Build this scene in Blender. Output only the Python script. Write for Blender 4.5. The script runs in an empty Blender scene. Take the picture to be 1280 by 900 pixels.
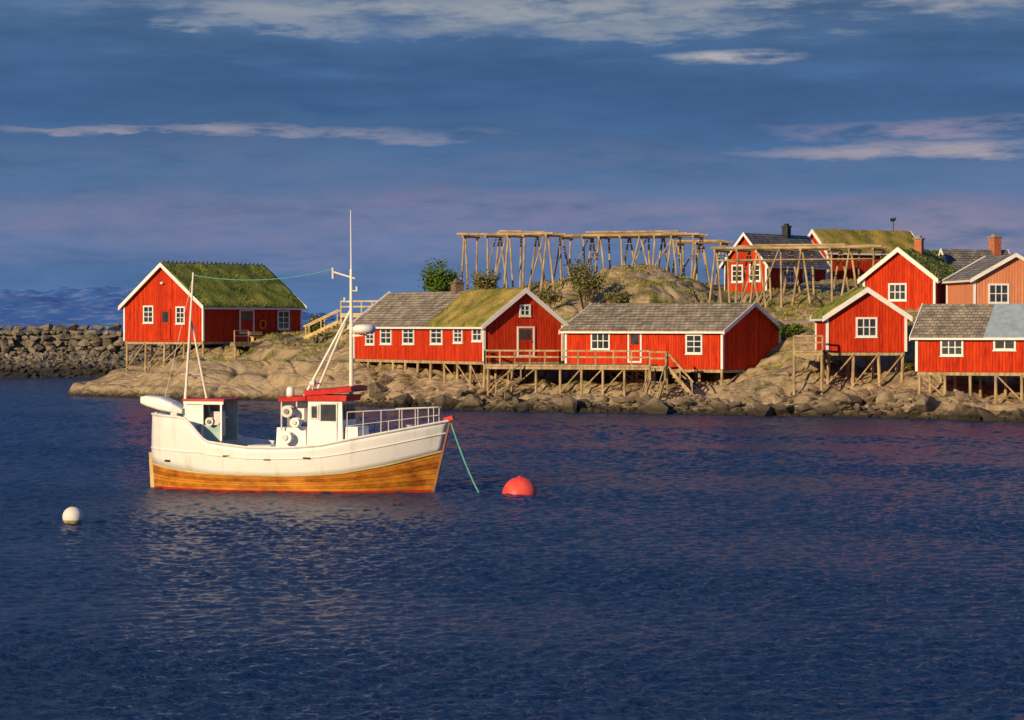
import bpy, bmesh, math, random
import numpy as np
from mathutils import Vector, Matrix, noise
R = math.radians
random.seed(7)
F = 3400.0; CH = 6.0; HZ = 408.0
scene = bpy.context.scene
C = scene.collection
def K(px): return (px-640)/F
def P(px, py, Y): return Vector((K(px)*Y, Y, CH-(py-HZ)/F*Y))

# ---------------------------------------------------------------- materials
def nn(nt, t, **kw):
    n = nt.nodes.new(t)
    for k, v in kw.items():
        if hasattr(n, k): setattr(n, k, v)
    return n
def mat(name, c1, c2=None, scale=4.0, rough=.8, bump=.0, stretch=(1,1,1), spec=.3, metal=0, detail=6, lo=.35, hi=.65, bscale=None, dist=.03):
    m = bpy.data.materials.new(name); m.use_nodes = True
    nt = m.node_tree; b = nt.nodes['Principled BSDF']
    b.inputs['Roughness'].default_value = rough; b.inputs['Metallic'].default_value = metal
    b.inputs['Specular IOR Level'].default_value = spec
    tc = nn(nt, 'ShaderNodeTexCoord'); mp = nn(nt, 'ShaderNodeMapping'); mp.inputs['Scale'].default_value = stretch
    nt.links.new(tc.outputs['Object'], mp.inputs[0])
    no = nn(nt, 'ShaderNodeTexNoise'); no.inputs['Scale'].default_value = scale; no.inputs['Detail'].default_value = detail
    nt.links.new(mp.outputs[0], no.inputs['Vector'])
    cr = nn(nt, 'ShaderNodeValToRGB'); cr.color_ramp.elements[0].position = lo; cr.color_ramp.elements[1].position = hi
    cr.color_ramp.elements[0].color = (*c1, 1); cr.color_ramp.elements[1].color = (*(c2 or c1), 1)
    nt.links.new(no.outputs['Fac'], cr.inputs[0]); nt.links.new(cr.outputs[0], b.inputs['Base Color'])
    if bump:
        n2 = nn(nt, 'ShaderNodeTexNoise'); n2.inputs['Scale'].default_value = bscale or scale*3; n2.inputs['Detail'].default_value = 5
        nt.links.new(mp.outputs[0], n2.inputs['Vector'])
        bp = nn(nt, 'ShaderNodeBump'); bp.inputs['Strength'].default_value = bump; bp.inputs['Distance'].default_value = dist
        nt.links.new(n2.outputs['Fac'], bp.inputs['Height']); nt.links.new(bp.outputs[0], b.inputs['Normal'])
    return m
def board_mat(name, c1, c2, period=.22):
    # vertical boarding: stripes run along local x+y, so both wall directions are boarded
    m = bpy.data.materials.new(name); m.use_nodes = True; nt = m.node_tree; L = nt.links.new
    b = nt.nodes['Principled BSDF']; b.inputs['Roughness'].default_value = .85; b.inputs['Specular IOR Level'].default_value = .15
    tc = nn(nt, 'ShaderNodeTexCoord'); sp = nn(nt, 'ShaderNodeSeparateXYZ'); L(tc.outputs['Object'], sp.inputs[0])
    ad = nn(nt, 'ShaderNodeMath', operation='ADD'); L(sp.outputs[0], ad.inputs[0]); L(sp.outputs[1], ad.inputs[1])
    dv = nn(nt, 'ShaderNodeMath', operation='DIVIDE'); L(ad.outputs[0], dv.inputs[0]); dv.inputs[1].default_value = period
    fr = nn(nt, 'ShaderNodeMath', operation='FRACT'); L(dv.outputs[0], fr.inputs[0])
    fl = nn(nt, 'ShaderNodeMath', operation='FLOOR'); L(dv.outputs[0], fl.inputs[0])
    wn = nn(nt, 'ShaderNodeTexWhiteNoise', noise_dimensions='1D'); L(fl.outputs[0], wn.inputs['W'])
    no = nn(nt, 'ShaderNodeTexNoise'); no.inputs['Scale'].default_value = 1.6; no.inputs['Detail'].default_value = 6
    mp = nn(nt, 'ShaderNodeMapping'); mp.inputs['Scale'].default_value = (4,4,.7); L(tc.outputs['Object'], mp.inputs[0]); L(mp.outputs[0], no.inputs['Vector'])
    mx = nn(nt, 'ShaderNodeMath', operation='MULTIPLY_ADD'); L(wn.outputs['Value'], mx.inputs[0]); mx.inputs[1].default_value = .45
    mm = nn(nt, 'ShaderNodeMath', operation='MULTIPLY_ADD'); L(no.outputs['Fac'], mm.inputs[0]); mm.inputs[1].default_value = 1.7; mm.inputs[2].default_value = -.6
    L(mm.outputs[0], mx.inputs[2])
    cr = nn(nt, 'ShaderNodeValToRGB'); cr.color_ramp.elements[0].color = (*c1,1); cr.color_ramp.elements[1].color = (*c2,1); L(mx.outputs[0], cr.inputs[0])
    gt = nn(nt, 'ShaderNodeMath', operation='LESS_THAN'); L(fr.outputs[0], gt.inputs[0]); gt.inputs[1].default_value = .16
    mc = nn(nt, 'ShaderNodeMixRGB', blend_type='MULTIPLY'); L(gt.outputs[0], mc.inputs[0]); L(cr.outputs[0], mc.inputs[1]); mc.inputs[2].default_value = (.5,.45,.45,1)
    L(mc.outputs[0], b.inputs['Base Color'])
    return m
def slate_mat(name, c1, c2):
    m = bpy.data.materials.new(name); m.use_nodes = True; nt = m.node_tree; L = nt.links.new
    b = nt.nodes['Principled BSDF']; b.inputs['Roughness'].default_value = .75; b.inputs['Specular IOR Level'].default_value = .3
    tc = nn(nt, 'ShaderNodeTexCoord'); sp = nn(nt, 'ShaderNodeSeparateXYZ'); L(tc.outputs['Object'], sp.inputs[0])
    cb = nn(nt, 'ShaderNodeCombineXYZ'); L(sp.outputs[1], cb.inputs[0]); L(sp.outputs[2], cb.inputs[1])
    br = nn(nt, 'ShaderNodeTexBrick'); L(cb.outputs[0], br.inputs['Vector']); br.inputs['Scale'].default_value = 1
    br.inputs['Brick Width'].default_value = .42; br.inputs['Row Height'].default_value = .19; br.inputs['Mortar Size'].default_value = .018
    br.inputs['Color1'].default_value = (*c1,1); br.inputs['Color2'].default_value = (*c2,1); br.inputs['Mortar'].default_value = (.08,.07,.06,1)
    no = nn(nt, 'ShaderNodeTexNoise'); no.inputs['Scale'].default_value = 1.3; no.inputs['Detail'].default_value = 8; L(tc.outputs['Object'], no.inputs['Vector'])
    cr = nn(nt, 'ShaderNodeValToRGB'); cr.color_ramp.elements[0].position=.35; cr.color_ramp.elements[1].position=.68
    cr.color_ramp.elements[0].color=(.6,.58,.55,1); cr.color_ramp.elements[1].color=(1.25,1.18,1.05,1); L(no.outputs['Fac'], cr.inputs[0])
    mc = nn(nt, 'ShaderNodeMixRGB', blend_type='MULTIPLY'); mc.inputs[0].default_value = 1; L(br.outputs['Color'], mc.inputs[1]); L(cr.outputs[0], mc.inputs[2])
    L(mc.outputs[0], b.inputs['Base Color'])
    bp = nn(nt, 'ShaderNodeBump'); bp.inputs['Strength'].default_value=.6; bp.inputs['Distance'].default_value=.03; L(br.outputs['Fac'], bp.inputs['Height']); bp.invert=True
    L(bp.outputs[0], b.inputs['Normal'])
    return m
def terrain_mat():
    m = bpy.data.materials.new('rock_ground'); m.use_nodes = True; nt = m.node_tree; L = nt.links.new
    b = nt.nodes['Principled BSDF']; b.inputs['Roughness'].default_value = .9; b.inputs['Specular IOR Level'].default_value = .2
    ge = nn(nt, 'ShaderNodeNewGeometry'); sp = nn(nt, 'ShaderNodeSeparateXYZ'); L(ge.outputs['Position'], sp.inputs[0])
    def noise_(sc, det=8, r=.6):
        n = nn(nt, 'ShaderNodeTexNoise'); n.inputs['Scale'].default_value=sc; n.inputs['Detail'].default_value=det; n.inputs['Roughness'].default_value=r
        L(ge.outputs['Position'], n.inputs['Vector']); return n.outputs['Fac']
    def ramp(src, els):
        c = nn(nt, 'ShaderNodeValToRGB'); L(src, c.inputs[0]); e = c.color_ramp.elements
        while len(e) < len(els): e.new(.5)
        for i,(p,col) in enumerate(els): e[i].position=p; e[i].color=(*col,1)
        return c.outputs[0]
    def mth(op, a, bb=None, cc=None):
        n = nn(nt, 'ShaderNodeMath', operation=op)
        for i,v in enumerate((a,bb,cc)):
            if v is None: continue
            if isinstance(v,(int,float)): n.inputs[i].default_value=v
            else: L(v, n.inputs[i])
        return n.outputs[0]
    rock = ramp(noise_(.5,10,.62), [(.30,(.13,.095,.06)),(.43,(.31,.23,.135)),(.57,(.47,.35,.21)),(.74,(.27,.22,.16))])
    gr = ramp(noise_(1.1), [(.34,(.055,.075,.014)),(.47,(.15,.145,.035)),(.62,(.33,.25,.10))])
    sn = nn(nt, 'ShaderNodeSeparateXYZ'); L(ge.outputs['Normal'], sn.inputs[0])
    up = mth('MULTIPLY_ADD', sn.outputs[2], 1.2, -.55)
    hz = mth('MULTIPLY_ADD', sp.outputs[2], .28, -.85)
    hz = mth('MINIMUM', hz, .3)
    g = mth('ADD', mth('ADD', mth('MULTIPLY_ADD', noise_(.33,8,.62), 6.0, -3.72), up), hz)
    g = mth('MULTIPLY', g, 2.0)
    cl = nn(nt,'ShaderNodeClamp'); L(g, cl.inputs[0])
    m1 = nn(nt, 'ShaderNodeMixRGB'); L(cl.outputs[0], m1.inputs[0]); L(rock, m1.inputs[1]); L(gr, m1.inputs[2])
    wet = mth('MULTIPLY_ADD', sp.outputs[2], -1.9, 1.25); wet = mth('ADD', wet, mth('MULTIPLY_ADD', noise_(2.2,4), 1.8, -.9))
    c2 = nn(nt,'ShaderNodeClamp'); L(wet, c2.inputs[0])
    m2 = nn(nt, 'ShaderNodeMixRGB'); L(c2.outputs[0], m2.inputs[0]); L(m1.outputs[0], m2.inputs[1]); m2.inputs[2].default_value=(.046,.035,.018,1)
    L(m2.outputs[0], b.inputs['Base Color'])
    v = nn(nt,'ShaderNodeTexVoronoi', feature='DISTANCE_TO_EDGE'); v.inputs['Scale'].default_value=.36; v.inputs['Randomness'].default_value=1
    wp = nn(nt,'ShaderNodeMapping'); wp.inputs['Scale'].default_value=(1,1,2.2); wp.inputs['Rotation'].default_value=(.2,.35,.5); L(ge.outputs['Position'], wp.inputs[0]); L(wp.outputs[0], v.inputs['Vector'])
    hh = mth('ADD', noise_(2.0,9,.62), mth('MINIMUM', mth('MULTIPLY', v.outputs['Distance'], 5.0), .4))
    bp = nn(nt,'ShaderNodeBump'); bp.inputs['Strength'].default_value=.8; bp.inputs['Distance'].default_value=.28; L(hh, bp.inputs['Height']); L(bp.outputs[0], b.inputs['Normal'])
    return m
def stone_mat(name, c1, c2, wet0=.25, wet1=.95):
    m = bpy.data.materials.new(name); m.use_nodes = True; nt = m.node_tree; L = nt.links.new
    b = nt.nodes['Principled BSDF']; b.inputs['Roughness'].default_value = .9
    ge = nn(nt, 'ShaderNodeNewGeometry'); sp = nn(nt, 'ShaderNodeSeparateXYZ'); L(ge.outputs['Position'], sp.inputs[0])
    n = nn(nt,'ShaderNodeTexNoise'); n.inputs['Scale'].default_value=.8; n.inputs['Detail'].default_value=9; n.inputs['Roughness'].default_value=.65; L(ge.outputs['Position'], n.inputs['Vector'])
    cr = nn(nt,'ShaderNodeValToRGB'); cr.color_ramp.elements[0].position=.36; cr.color_ramp.elements[1].position=.66
    cr.color_ramp.elements[0].color=(*c1,1); cr.color_ramp.elements[1].color=(*c2,1); L(n.outputs['Fac'], cr.inputs[0])
    mr = nn(nt,'ShaderNodeMapRange'); mr.inputs[1].default_value=wet0; mr.inputs[2].default_value=wet1; L(sp.outputs[2], mr.inputs[0])
    mx = nn(nt,'ShaderNodeMixRGB'); L(mr.outputs[0], mx.inputs[0]); mx.inputs[1].default_value=(.038,.029,.016,1); L(cr.outputs[0], mx.inputs[2])
    L(mx.outputs[0], b.inputs['Base Color'])
    n2 = nn(nt,'ShaderNodeTexNoise'); n2.inputs['Scale'].default_value=4; n2.inputs['Detail'].default_value=6; L(ge.outputs['Position'], n2.inputs['Vector'])
    bp = nn(nt,'ShaderNodeBump'); bp.inputs['Strength'].default_value=.8; bp.inputs['Distance'].default_value=.2; L(n2.outputs['Fac'], bp.inputs['Height']); L(bp.outputs[0], b.inputs['Normal'])
    return m

M = {}
M['red'] = board_mat('red_boards', (.36,.018,.006), (.74,.062,.012))
M['salmon'] = board_mat('salmon_boards', (.60,.20,.10), (.76,.33,.18))
M['white'] = mat('white_paint', (.74,.72,.68), (.84,.82,.78), 3, .6, .0)
M['slate'] = slate_mat('slate', (.27,.235,.19), (.43,.37,.295))
M['slate2'] = slate_mat('slate_dark', (.20,.19,.19), (.34,.31,.29))
M['metal_roof'] = mat('metal_roof', (.27,.34,.38), (.38,.45,.49), 2, .5, 0)
M['turf'] = mat('turf', (.10,.135,.014), (.33,.32,.055), .8, .95, 1.0, bscale=6, dist=.06)
M['turf_dry'] = mat('turf_dry', (.15,.155,.02), (.44,.31,.08), .7, .95, 1.0, bscale=6, dist=.06)
M['blade'] = mat('grass_blade', (.10,.14,.014), (.33,.33,.06), .8, .9)
M['blade_dry'] = mat('dry_grass_blade', (.15,.145,.03), (.42,.32,.11), .7, .9)
M['wood'] = mat('weathered_wood', (.28,.19,.10), (.53,.39,.22), 2.0, .85, .3, stretch=(2,2,.6))
M['rackwood'] = mat('rack_wood', (.26,.18,.095), (.54,.40,.23), 1.2, .85)
M['wood_y'] = mat('new_wood', (.50,.36,.14), (.68,.52,.24), 2, .8)
M['glass'] = mat('glass', (.02,.025,.03), (.05,.06,.07), 2, .12, spec=.6)
M['stone'] = stone_mat('shore_stone', (.10,.074,.05), (.40,.30,.19), .3, 1.2)
M['stone2'] = stone_mat('breakwater_stone', (.085,.072,.055), (.30,.245,.175), .8, 1.9)
M['terrain'] = terrain_mat()
M['found'] = mat('foundation', (.22,.2,.17), (.35,.31,.26), 2, .9, .4)
M['brick'] = mat('chimney_brick', (.38,.11,.05), (.55,.19,.1), 6, .9)
M['black'] = mat('black_iron', (.02,.02,.02), (.04,.04,.04), 4, .5)
M['bark'] = mat('bark', (.12,.09,.06), (.24,.18,.12), 8, .9)
M['leaf'] = mat('leaf', (.05,.10,.008), (.17,.25,.025), 2.5, .8)
M['leaf2'] = mat('leaf_olive', (.12,.115,.03), (.29,.25,.08), 2.5, .8)
M['hullwhite'] = mat('hull_white', (.70,.65,.56), (.84,.82,.78), 1.3, .35, .04, stretch=(2.2,1,.45), spec=.5, lo=.27, hi=.46, detail=8)
M['cabwhite'] = mat('cabin_white', (.70,.66,.58), (.85,.83,.80), 2, .4, .0, spec=.5, lo=.28, hi=.42)
M['redpaint'] = mat('red_paint', (.52,.018,.012), (.66,.035,.02), 3, .4)
M['teal'] = mat('teal_panel', (.26,.42,.37), (.48,.60,.52), 2, .5)
M['galv'] = mat('galvanised', (.60,.58,.54), (.75,.72,.68), 4, .4)
M['mast'] = mat('mast_paint', (.80,.74,.62), (.86,.82,.72), 2, .45)
M['rope'] = mat('teal_rope', (.08,.36,.27), (.16,.5,.38), 9, .8)
M['deckgrey'] = mat('deck_paint', (.2,.22,.2), (.3,.3,.27), 3, .8)
M['orange'] = mat('orange_vinyl', (.8,.12,.02), (.85,.18,.03), 3, .5)

def plank_mat():
    m = bpy.data.materials.new('varnished_planks'); m.use_nodes=True; nt=m.node_tree; L=nt.links.new
    b = nt.nodes['Principled BSDF']; b.inputs['Roughness'].default_value=.34; b.inputs['Specular IOR Level'].default_value=.5
    tc = nn(nt,'ShaderNodeTexCoord'); sp = nn(nt,'ShaderNodeSeparateXYZ'); L(tc.outputs['UV'], sp.inputs[0])
    mu = nn(nt,'ShaderNodeMath',operation='MULTIPLY'); L(sp.outputs[1], mu.inputs[0]); mu.inputs[1].default_value=7
    fr = nn(nt,'ShaderNodeMath',operation='FRACT'); L(mu.outputs[0], fr.inputs[0])
    fl = nn(nt,'ShaderNodeMath',operation='FLOOR'); L(mu.outputs[0], fl.inputs[0])
    wn = nn(nt,'ShaderNodeTexWhiteNoise',noise_dimensions='1D'); L(fl.outputs[0], wn.inputs['W'])
    no = nn(nt,'ShaderNodeTexNoise'); no.inputs['Scale'].default_value=1.5; no.inputs['Detail'].default_value=9; no.inputs['Roughness'].default_value=.65
    mp = nn(nt,'ShaderNodeMapping'); mp.inputs['Scale'].default_value=(.8,1,1.6); L(tc.outputs['Object'], mp.inputs[0]); L(mp.outputs[0], no.inputs['Vector'])
    ad = nn(nt,'ShaderNodeMath',operation='MULTIPLY_ADD'); L(wn.outputs['Value'], ad.inputs[0]); ad.inputs[1].default_value=.16; L(no.outputs['Fac'], ad.inputs[2])
    cr = nn(nt,'ShaderNodeValToRGB'); L(ad.outputs[0], cr.inputs[0]); cr.color_ramp.elements[0].position=.38; cr.color_ramp.elements[1].position=.74
    cr.color_ramp.elements[0].color=(.24,.06,.006,1); cr.color_ramp.elements[1].color=(.75,.29,.028,1)
    lt = nn(nt,'ShaderNodeMath',operation='LESS_THAN'); L(fr.outputs[0], lt.inputs[0]); lt.inputs[1].default_value=.11
    mc = nn(nt,'ShaderNodeMixRGB',blend_type='MULTIPLY'); L(lt.outputs[0], mc.inputs[0]); L(cr.outputs[0], mc.inputs[1]); mc.inputs[2].default_value=(.35,.28,.2,1)
    L(mc.outputs[0], b.inputs['Base Color']); return m
M['planks'] = plank_mat()

# ---------------------------------------------------------------- mesh helper
class MB:
    def __init__(s): s.v=[]; s.f=[]; s.m=[]
    def add(s, vs, fs, mi=0):
        o=len(s.v); s.v += [tuple(v) for v in vs]; s.f += [tuple(i+o for i in f) for f in fs]; s.m += [mi]*len(fs)
    def box(s, c, d, rz=0, mi=0, rot=None):
        r = rot or Matrix.Rotation(rz,3,'Z'); c=Vector(c); h=Vector(d)/2
        vs=[c+r@Vector((x*h.x,y*h.y,z*h.z)) for x in(-1,1) for y in(-1,1) for z in(-1,1)]
        s.add(vs,[(0,1,3,2),(4,6,7,5),(0,4,5,1),(2,3,7,6),(0,2,6,4),(1,5,7,3)],mi); return s
    def beam(s, p0, p1, a, b, mi=0):
        p0=Vector(p0);p1=Vector(p1); d=p1-p0; q=d.to_track_quat('Z','Y').to_matrix()
        s.box((p0+p1)/2,(a,b,d.length),mi=mi,rot=q); return s
    def cyl(s, p0, p1, r0, r1=None, n=8, mi=0):
        p0=Vector(p0);p1=Vector(p1); r1=r0 if r1 is None else r1; q=(p1-p0).to_track_quat('Z','Y').to_matrix()
        vs=[]
        for p,r in((p0,r0),(p1,r1)):
            for i in range(n):
                a=2*math.pi*i/n; vs.append(p+q@Vector((r*math.cos(a),r*math.sin(a),0)))
        s.add(vs,[(i,(i+1)%n,n+(i+1)%n,n+i) for i in range(n)]+[tuple(range(n-1,-1,-1)),tuple(range(n,2*n))],mi); return s
    def tube(s, pts, r, n=6, mi=0):
        for a,b in zip(pts,pts[1:]): s.cyl(a,b,r,r,n,mi)
        return s
    def lathe(s, prof, c=(0,0,0), n=20, mi=0, rot=None):
        c=Vector(c); rot=rot or Matrix.Identity(3); vs=[]; k=len(prof)
        for r,z in prof:
            for i in range(n):
                a=2*math.pi*i/n; vs.append(c+rot@Vector((r*math.cos(a),r*math.sin(a),z)))
        fs=[(j*n+i,j*n+(i+1)%n,(j+1)*n+(i+1)%n,(j+1)*n+i) for j in range(k-1) for i in range(n)]
        s.add(vs,fs,mi); return s
    def build(s, name, mats, parent=None, loc=None, smooth=False):
        me=bpy.data.meshes.new(name); me.from_pydata(s.v,[],s.f); 
        for m in (mats if isinstance(mats,(list,tuple)) else [mats]): me.materials.append(m)
        me.polygons.foreach_set('material_index', s.m)
        if smooth: me.polygons.foreach_set('use_smooth',[True]*len(s.f))
        me.update(); o=bpy.data.objects.new(name,me); C.objects.link(o)
        if parent: o.parent=parent
        if loc is not None: o.location=loc
        return o
def thing(name,label,cat,loc=(0,0,0),rz=0,group=None):
    o=bpy.data.objects.new(name,None); C.objects.link(o); o.location=loc; o.rotation_euler=(0,0,rz); o.empty_display_size=.3
    return tag(o,label,cat,group)
def tag(o,label,cat,group=None,kind=None):
    o['label']=label; o['category']=cat
    if group: o['group']=group
    if kind: o['kind']=kind
    return o
def struct(o,label,cat='ground'):
    o['kind']='structure'; o['label']=label; o['category']=cat; return o

# ---------------------------------------------------------------- terrain
SU=[40,80,160,250,330,400,460,560,640,760,880,980,1100,1280,1700,2300]
SP=[494,495,497,500,500,503,507,512,514,516,518,520,522,527,532,536]
def shoreY(u): return 20400.0/(np.interp(u,SU,SP)-408)
DD=[0,3,7,12,18,26,36,50,80,125]
TB={50:[-1.5]*10,
105:[0,.45,.75,.7,.3,-.8,-1.5,-1.5,-1.5,-1.5],
165:[0,.9,1.6,2.1,2.2,2,.5,-1.5,-1.5,-1.5],
260:[0,1.5,2.7,3.4,4,4,3,0,-1.5,-1.5],
350:[0,1.8,3.4,4.5,4.9,4.8,4,2,-1.5,-1.5],
440:[0,1.4,2.6,3.6,5,6,6.3,5,2,-1.5],
560:[0,.8,1.4,2.1,3.4,5.4,7.6,7.2,4,-1],
640:[0,.8,1.4,2.0,3.2,6.4,9.0,8.4,5,0],
720:[0,.8,1.4,2,3.4,7.8,10.0,9.2,6,0],
800:[0,.8,1.4,2.0,4.4,9.0,11.0,10.0,6,0],
870:[0,.8,1.4,2.0,4,7.6,9.4,9.4,8,1],
930:[0,.9,1.5,2.2,4,6.4,8.5,9.0,9,2],
1010:[0,1,2.2,4.0,5.6,7.0,8.5,9.6,9.8,3],
1080:[0,.8,1.4,2.8,5,6.8,8.2,9.6,9.8,3],
1180:[0,.8,1.3,2.3,4.8,6.6,7.9,8.6,8,3],
1300:[0,.7,1.1,1.9,4,5.8,7,8,8,3],
1700:[0,.7,1.3,2.4,4,5.8,7,8,8,3],
2300:[-1.5]*10}
TU=sorted(TB)
def baseh(u,d):
    u=min(max(u,TU[0]),TU[-1])
    for i in range(len(TU)-1):
        if u<=TU[i+1]: break
    t=(u-TU[i])/(TU[i+1]-TU[i]); t=t*t*(3-2*t)*.5+t*.5
    if d<0:
        return min(TB[TU[i]][0]*(1-t)+TB[TU[i+1]][0]*t,0)+d*.28
    d=min(d,124.9)
    j=0
    while DD[j+1]<d: j+=1
    q=(d-DD[j])/(DD[j+1]-DD[j])
    a=TB[TU[i]][j]*(1-q)+TB[TU[i]][j+1]*q; b=TB[TU[i+1]][j]*(1-q)+TB[TU[i+1]][j+1]*q
    return a*(1-t)+b*t
def H(x,y,sY=None):
    u=x/y*F+640; sY=shoreY(u) if sY is None else sY; d=y-sY
    z=baseh(u,d); k=max(0,min(1,(d+3)/6)); k=k*(1 if d<45 else max(.3,1-(d-45)/40))
    r=max(0,min(1,(u-420)/70)); hill=max(0,min(1,(d-14)/6)); r=r*(1-.65*hill)   # smooth bedrock at the left point and on the hill
    n1=noise.noise(Vector((x*.20,y*.20,3.1)))
    n2=1-abs(noise.noise(Vector((x*.42,y*.36,8.7))))*2.4
    n3=noise.noise(Vector((x*1.5,y*1.5,1.3)))
    n4=noise.noise(Vector((x*4.2,y*4.2,5.3)))
    w=x*.33+y*.15+noise.noise(Vector((x*.2,y*.2,6)))*1.2
    fr=w-math.floor(w); crack=-max(0,.12-min(fr,1-fr))*3.0
    tz=z*.9+n1*.6; fz=tz-math.floor(tz); ledge=(min(1,fz*1.9)-fz)*.8     # terraces of bedrock
    return z+k*(n1*.75+n2*(.14+.20*r)+n3*(.05+.21*r)+n4*(.02+.07*r)+(1-r)*(crack+ledge)+.05)-k*.2
us=np.concatenate([np.arange(50,1480,2.3),np.arange(1490,2300,25)])
ds=np.concatenate([np.arange(-8,34,.24),np.arange(34,60,.6),np.arange(60,125,3)])
V=[];
sYs=[float(shoreY(u)) for u in us]
for d in ds:
    for u,sy in zip(us,sYs):
        y=sy+d; x=(u-640)/F*y
        V.append((x,y,H(x,y,sy)))
nu=len(us); nd=len(ds)
Fc=[(j*nu+i,j*nu+i+1,(j+1)*nu+i+1,(j+1)*nu+i) for j in range(nd-1) for i in range(nu-1)]
tm=MB(); tm.v=V; tm.f=Fc; tm.m=[0]*len(Fc)
terr=tm.build('terrain',M['terrain'],smooth=True); struct(terr,'rocky grassy headland rising from the water behind the cabins','headland')

# ---------------------------------------------------------------- sea
def make_sea():
    rng=np.random.RandomState(3)
    ys=np.concatenate([[-3000,-300,0,12],np.geomspace(24,290,1500),[330,420,700,1500,4000,12000,30000]])
    s_in=np.linspace(-.235,.235,1050)
    s_out=np.array([.26,.33,.5,1.0,3.0,10.0,40.0])
    ss=np.concatenate([-s_out[::-1],s_in,s_out])
    Y=ys[:,None]; base=np.abs(Y-12)+24
    X=ss[None,:]*base; YY=np.broadcast_to(Y,X.shape)
    Z=np.zeros(X.shape)
    dy=np.clip(YY,24,400)*.0016
    mod=np.zeros(X.shape)
    for i in range(9):
        a=rng.uniform(0,math.tau); k=rng.uniform(.05,.6); mod+=np.sin(X*k*.6*math.cos(a)+YY*k*1.4*math.sin(a)+rng.uniform(0,6.28))
    mod=1+.12*mod; mod=np.clip(mod,.6,1.5)
    N=76
    for i in range(N):
        lam=.15*(1.25/.15)**((i+.5)/N); a=math.pi/2+rng.normal(0,.75)+.25; k=2*math.pi/lam
        sl=.048*(1.0 if lam<.6 else .7); amp=sl/k
        w=np.clip(lam/(2.2*dy)-.6,0,1)
        ph=X*k*math.cos(a)+YY*k*math.sin(a)+rng.uniform(0,6.28)
        Z+=amp*w*np.sin(ph+.7*np.sin(ph))
    Z*=mod
    fade=np.clip((285-YY)/25,0,1)*np.clip((.25-np.abs(ss)[None,:])/.02,0,1)*(YY>20)
    Z*=fade
    nr,nc=X.shape
    co=np.stack([X,YY,Z],-1).reshape(-1,3).astype(np.float32)
    idx=np.arange(nr*nc).reshape(nr,nc)
    q=np.stack([idx[:-1,:-1],idx[:-1,1:],idx[1:,1:],idx[1:,:-1]],-1).reshape(-1,4).astype(np.int32)
    me=bpy.data.meshes.new('sea'); me.vertices.add(len(co)); me.vertices.foreach_set('co',co.ravel())
    me.loops.add(q.size); me.loops.foreach_set('vertex_index',q.ravel())
    me.polygons.add(len(q)); me.polygons.foreach_set('loop_start',np.arange(0,q.size,4,dtype=np.int32))
    me.polygons.foreach_set('loop_total',np.full(len(q),4,dtype=np.int32)); me.polygons.foreach_set('use_smooth',np.ones(len(q),dtype=bool))
    me.update(calc_edges=True); me.validate()
    m=bpy.data.materials.new('sea_water'); m.use_nodes=True; nt=m.node_tree; L=nt.links.new
    b=nt.nodes['Principled BSDF']; b.inputs['Base Color'].default_value=(.004,.034,.135,1); b.inputs['Roughness'].default_value=.17; b.inputs['IOR'].default_value=1.30
    ge=nn(nt,'ShaderNodeNewGeometry'); mp=nn(nt,'ShaderNodeMapping'); mp.inputs['Scale'].default_value=(.75,1.3,1); L(ge.outputs['Position'],mp.inputs[0])
    n=nn(nt,'ShaderNodeTexNoise'); n.inputs['Scale'].default_value=3.6; n.inputs['Detail'].default_value=5; n.inputs['Roughness'].default_value=.72; L(mp.outputs[0],n.inputs['Vector'])
    bp=nn(nt,'ShaderNodeBump'); bp.inputs['Strength'].default_value=1.0; bp.inputs['Distance'].default_value=.5; L(n.outputs['Fac'],bp.inputs['Height']); L(bp.outputs[0],b.inputs['Normal'])
    me.materials.append(m); o=bpy.data.objects.new('sea',me); C.objects.link(o); struct(o,'dark blue rippled sea water','water')
make_sea()

# ---------------------------------------------------------------- rocks
def rock_template(seed):
    rr=random.Random(seed); bm=bmesh.new()
    for i in range(rr.choice((11,13,15))):
        v=Vector((rr.gauss(0,1),rr.gauss(0,1),rr.gauss(0,1))).normalized(); k=rr.uniform(.78,1.05)
        bm.verts.new((v.x*k*1.1,v.y*k*.85,v.z*k*.68))
    r=bmesh.ops.convex_hull(bm,input=bm.verts[:])
    bmesh.ops.delete(bm,geom=[g for g in set(r['geom_interior'])|set(r['geom_unused']) if isinstance(g,bmesh.types.BMVert)],context='VERTS')
    bmesh.ops.bevel(bm,geom=bm.edges[:],offset=.035,segments=1,profile=.6,affect='EDGES',clamp_overlap=True)
    bm.verts.index_update()
    vs=[v.co.copy() for v in bm.verts]; fs=[tuple(v.index for v in f.verts) for f in bm.faces]; bm.free(); return vs,fs
RT=[rock_template(100+i) for i in range(16)]
def add_rock(mb,c,s,rr,tilt=.5):
    vs,fs=RT[rr.randrange(16)]; q=Matrix.Rotation(rr.uniform(0,6.28),3,'Z')@Matrix.Rotation(rr.uniform(-tilt,tilt),3,'X'); c=Vector(c)
    if not hasattr(s,'__len__'): s=(s,s,s)
    mb.add([c+Vector((w.x*s[0],w.y*s[1],w.z*s[2])) for w in (q@v for v in vs)],fs)
rmesh=[]
for i,(vs,fs) in enumerate(RT):
    me=bpy.data.meshes.new('boulder'); me.from_pydata(vs,[],fs); me.materials.append(M['stone']); rmesh.append(me)
rr=random.Random(21)
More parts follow.
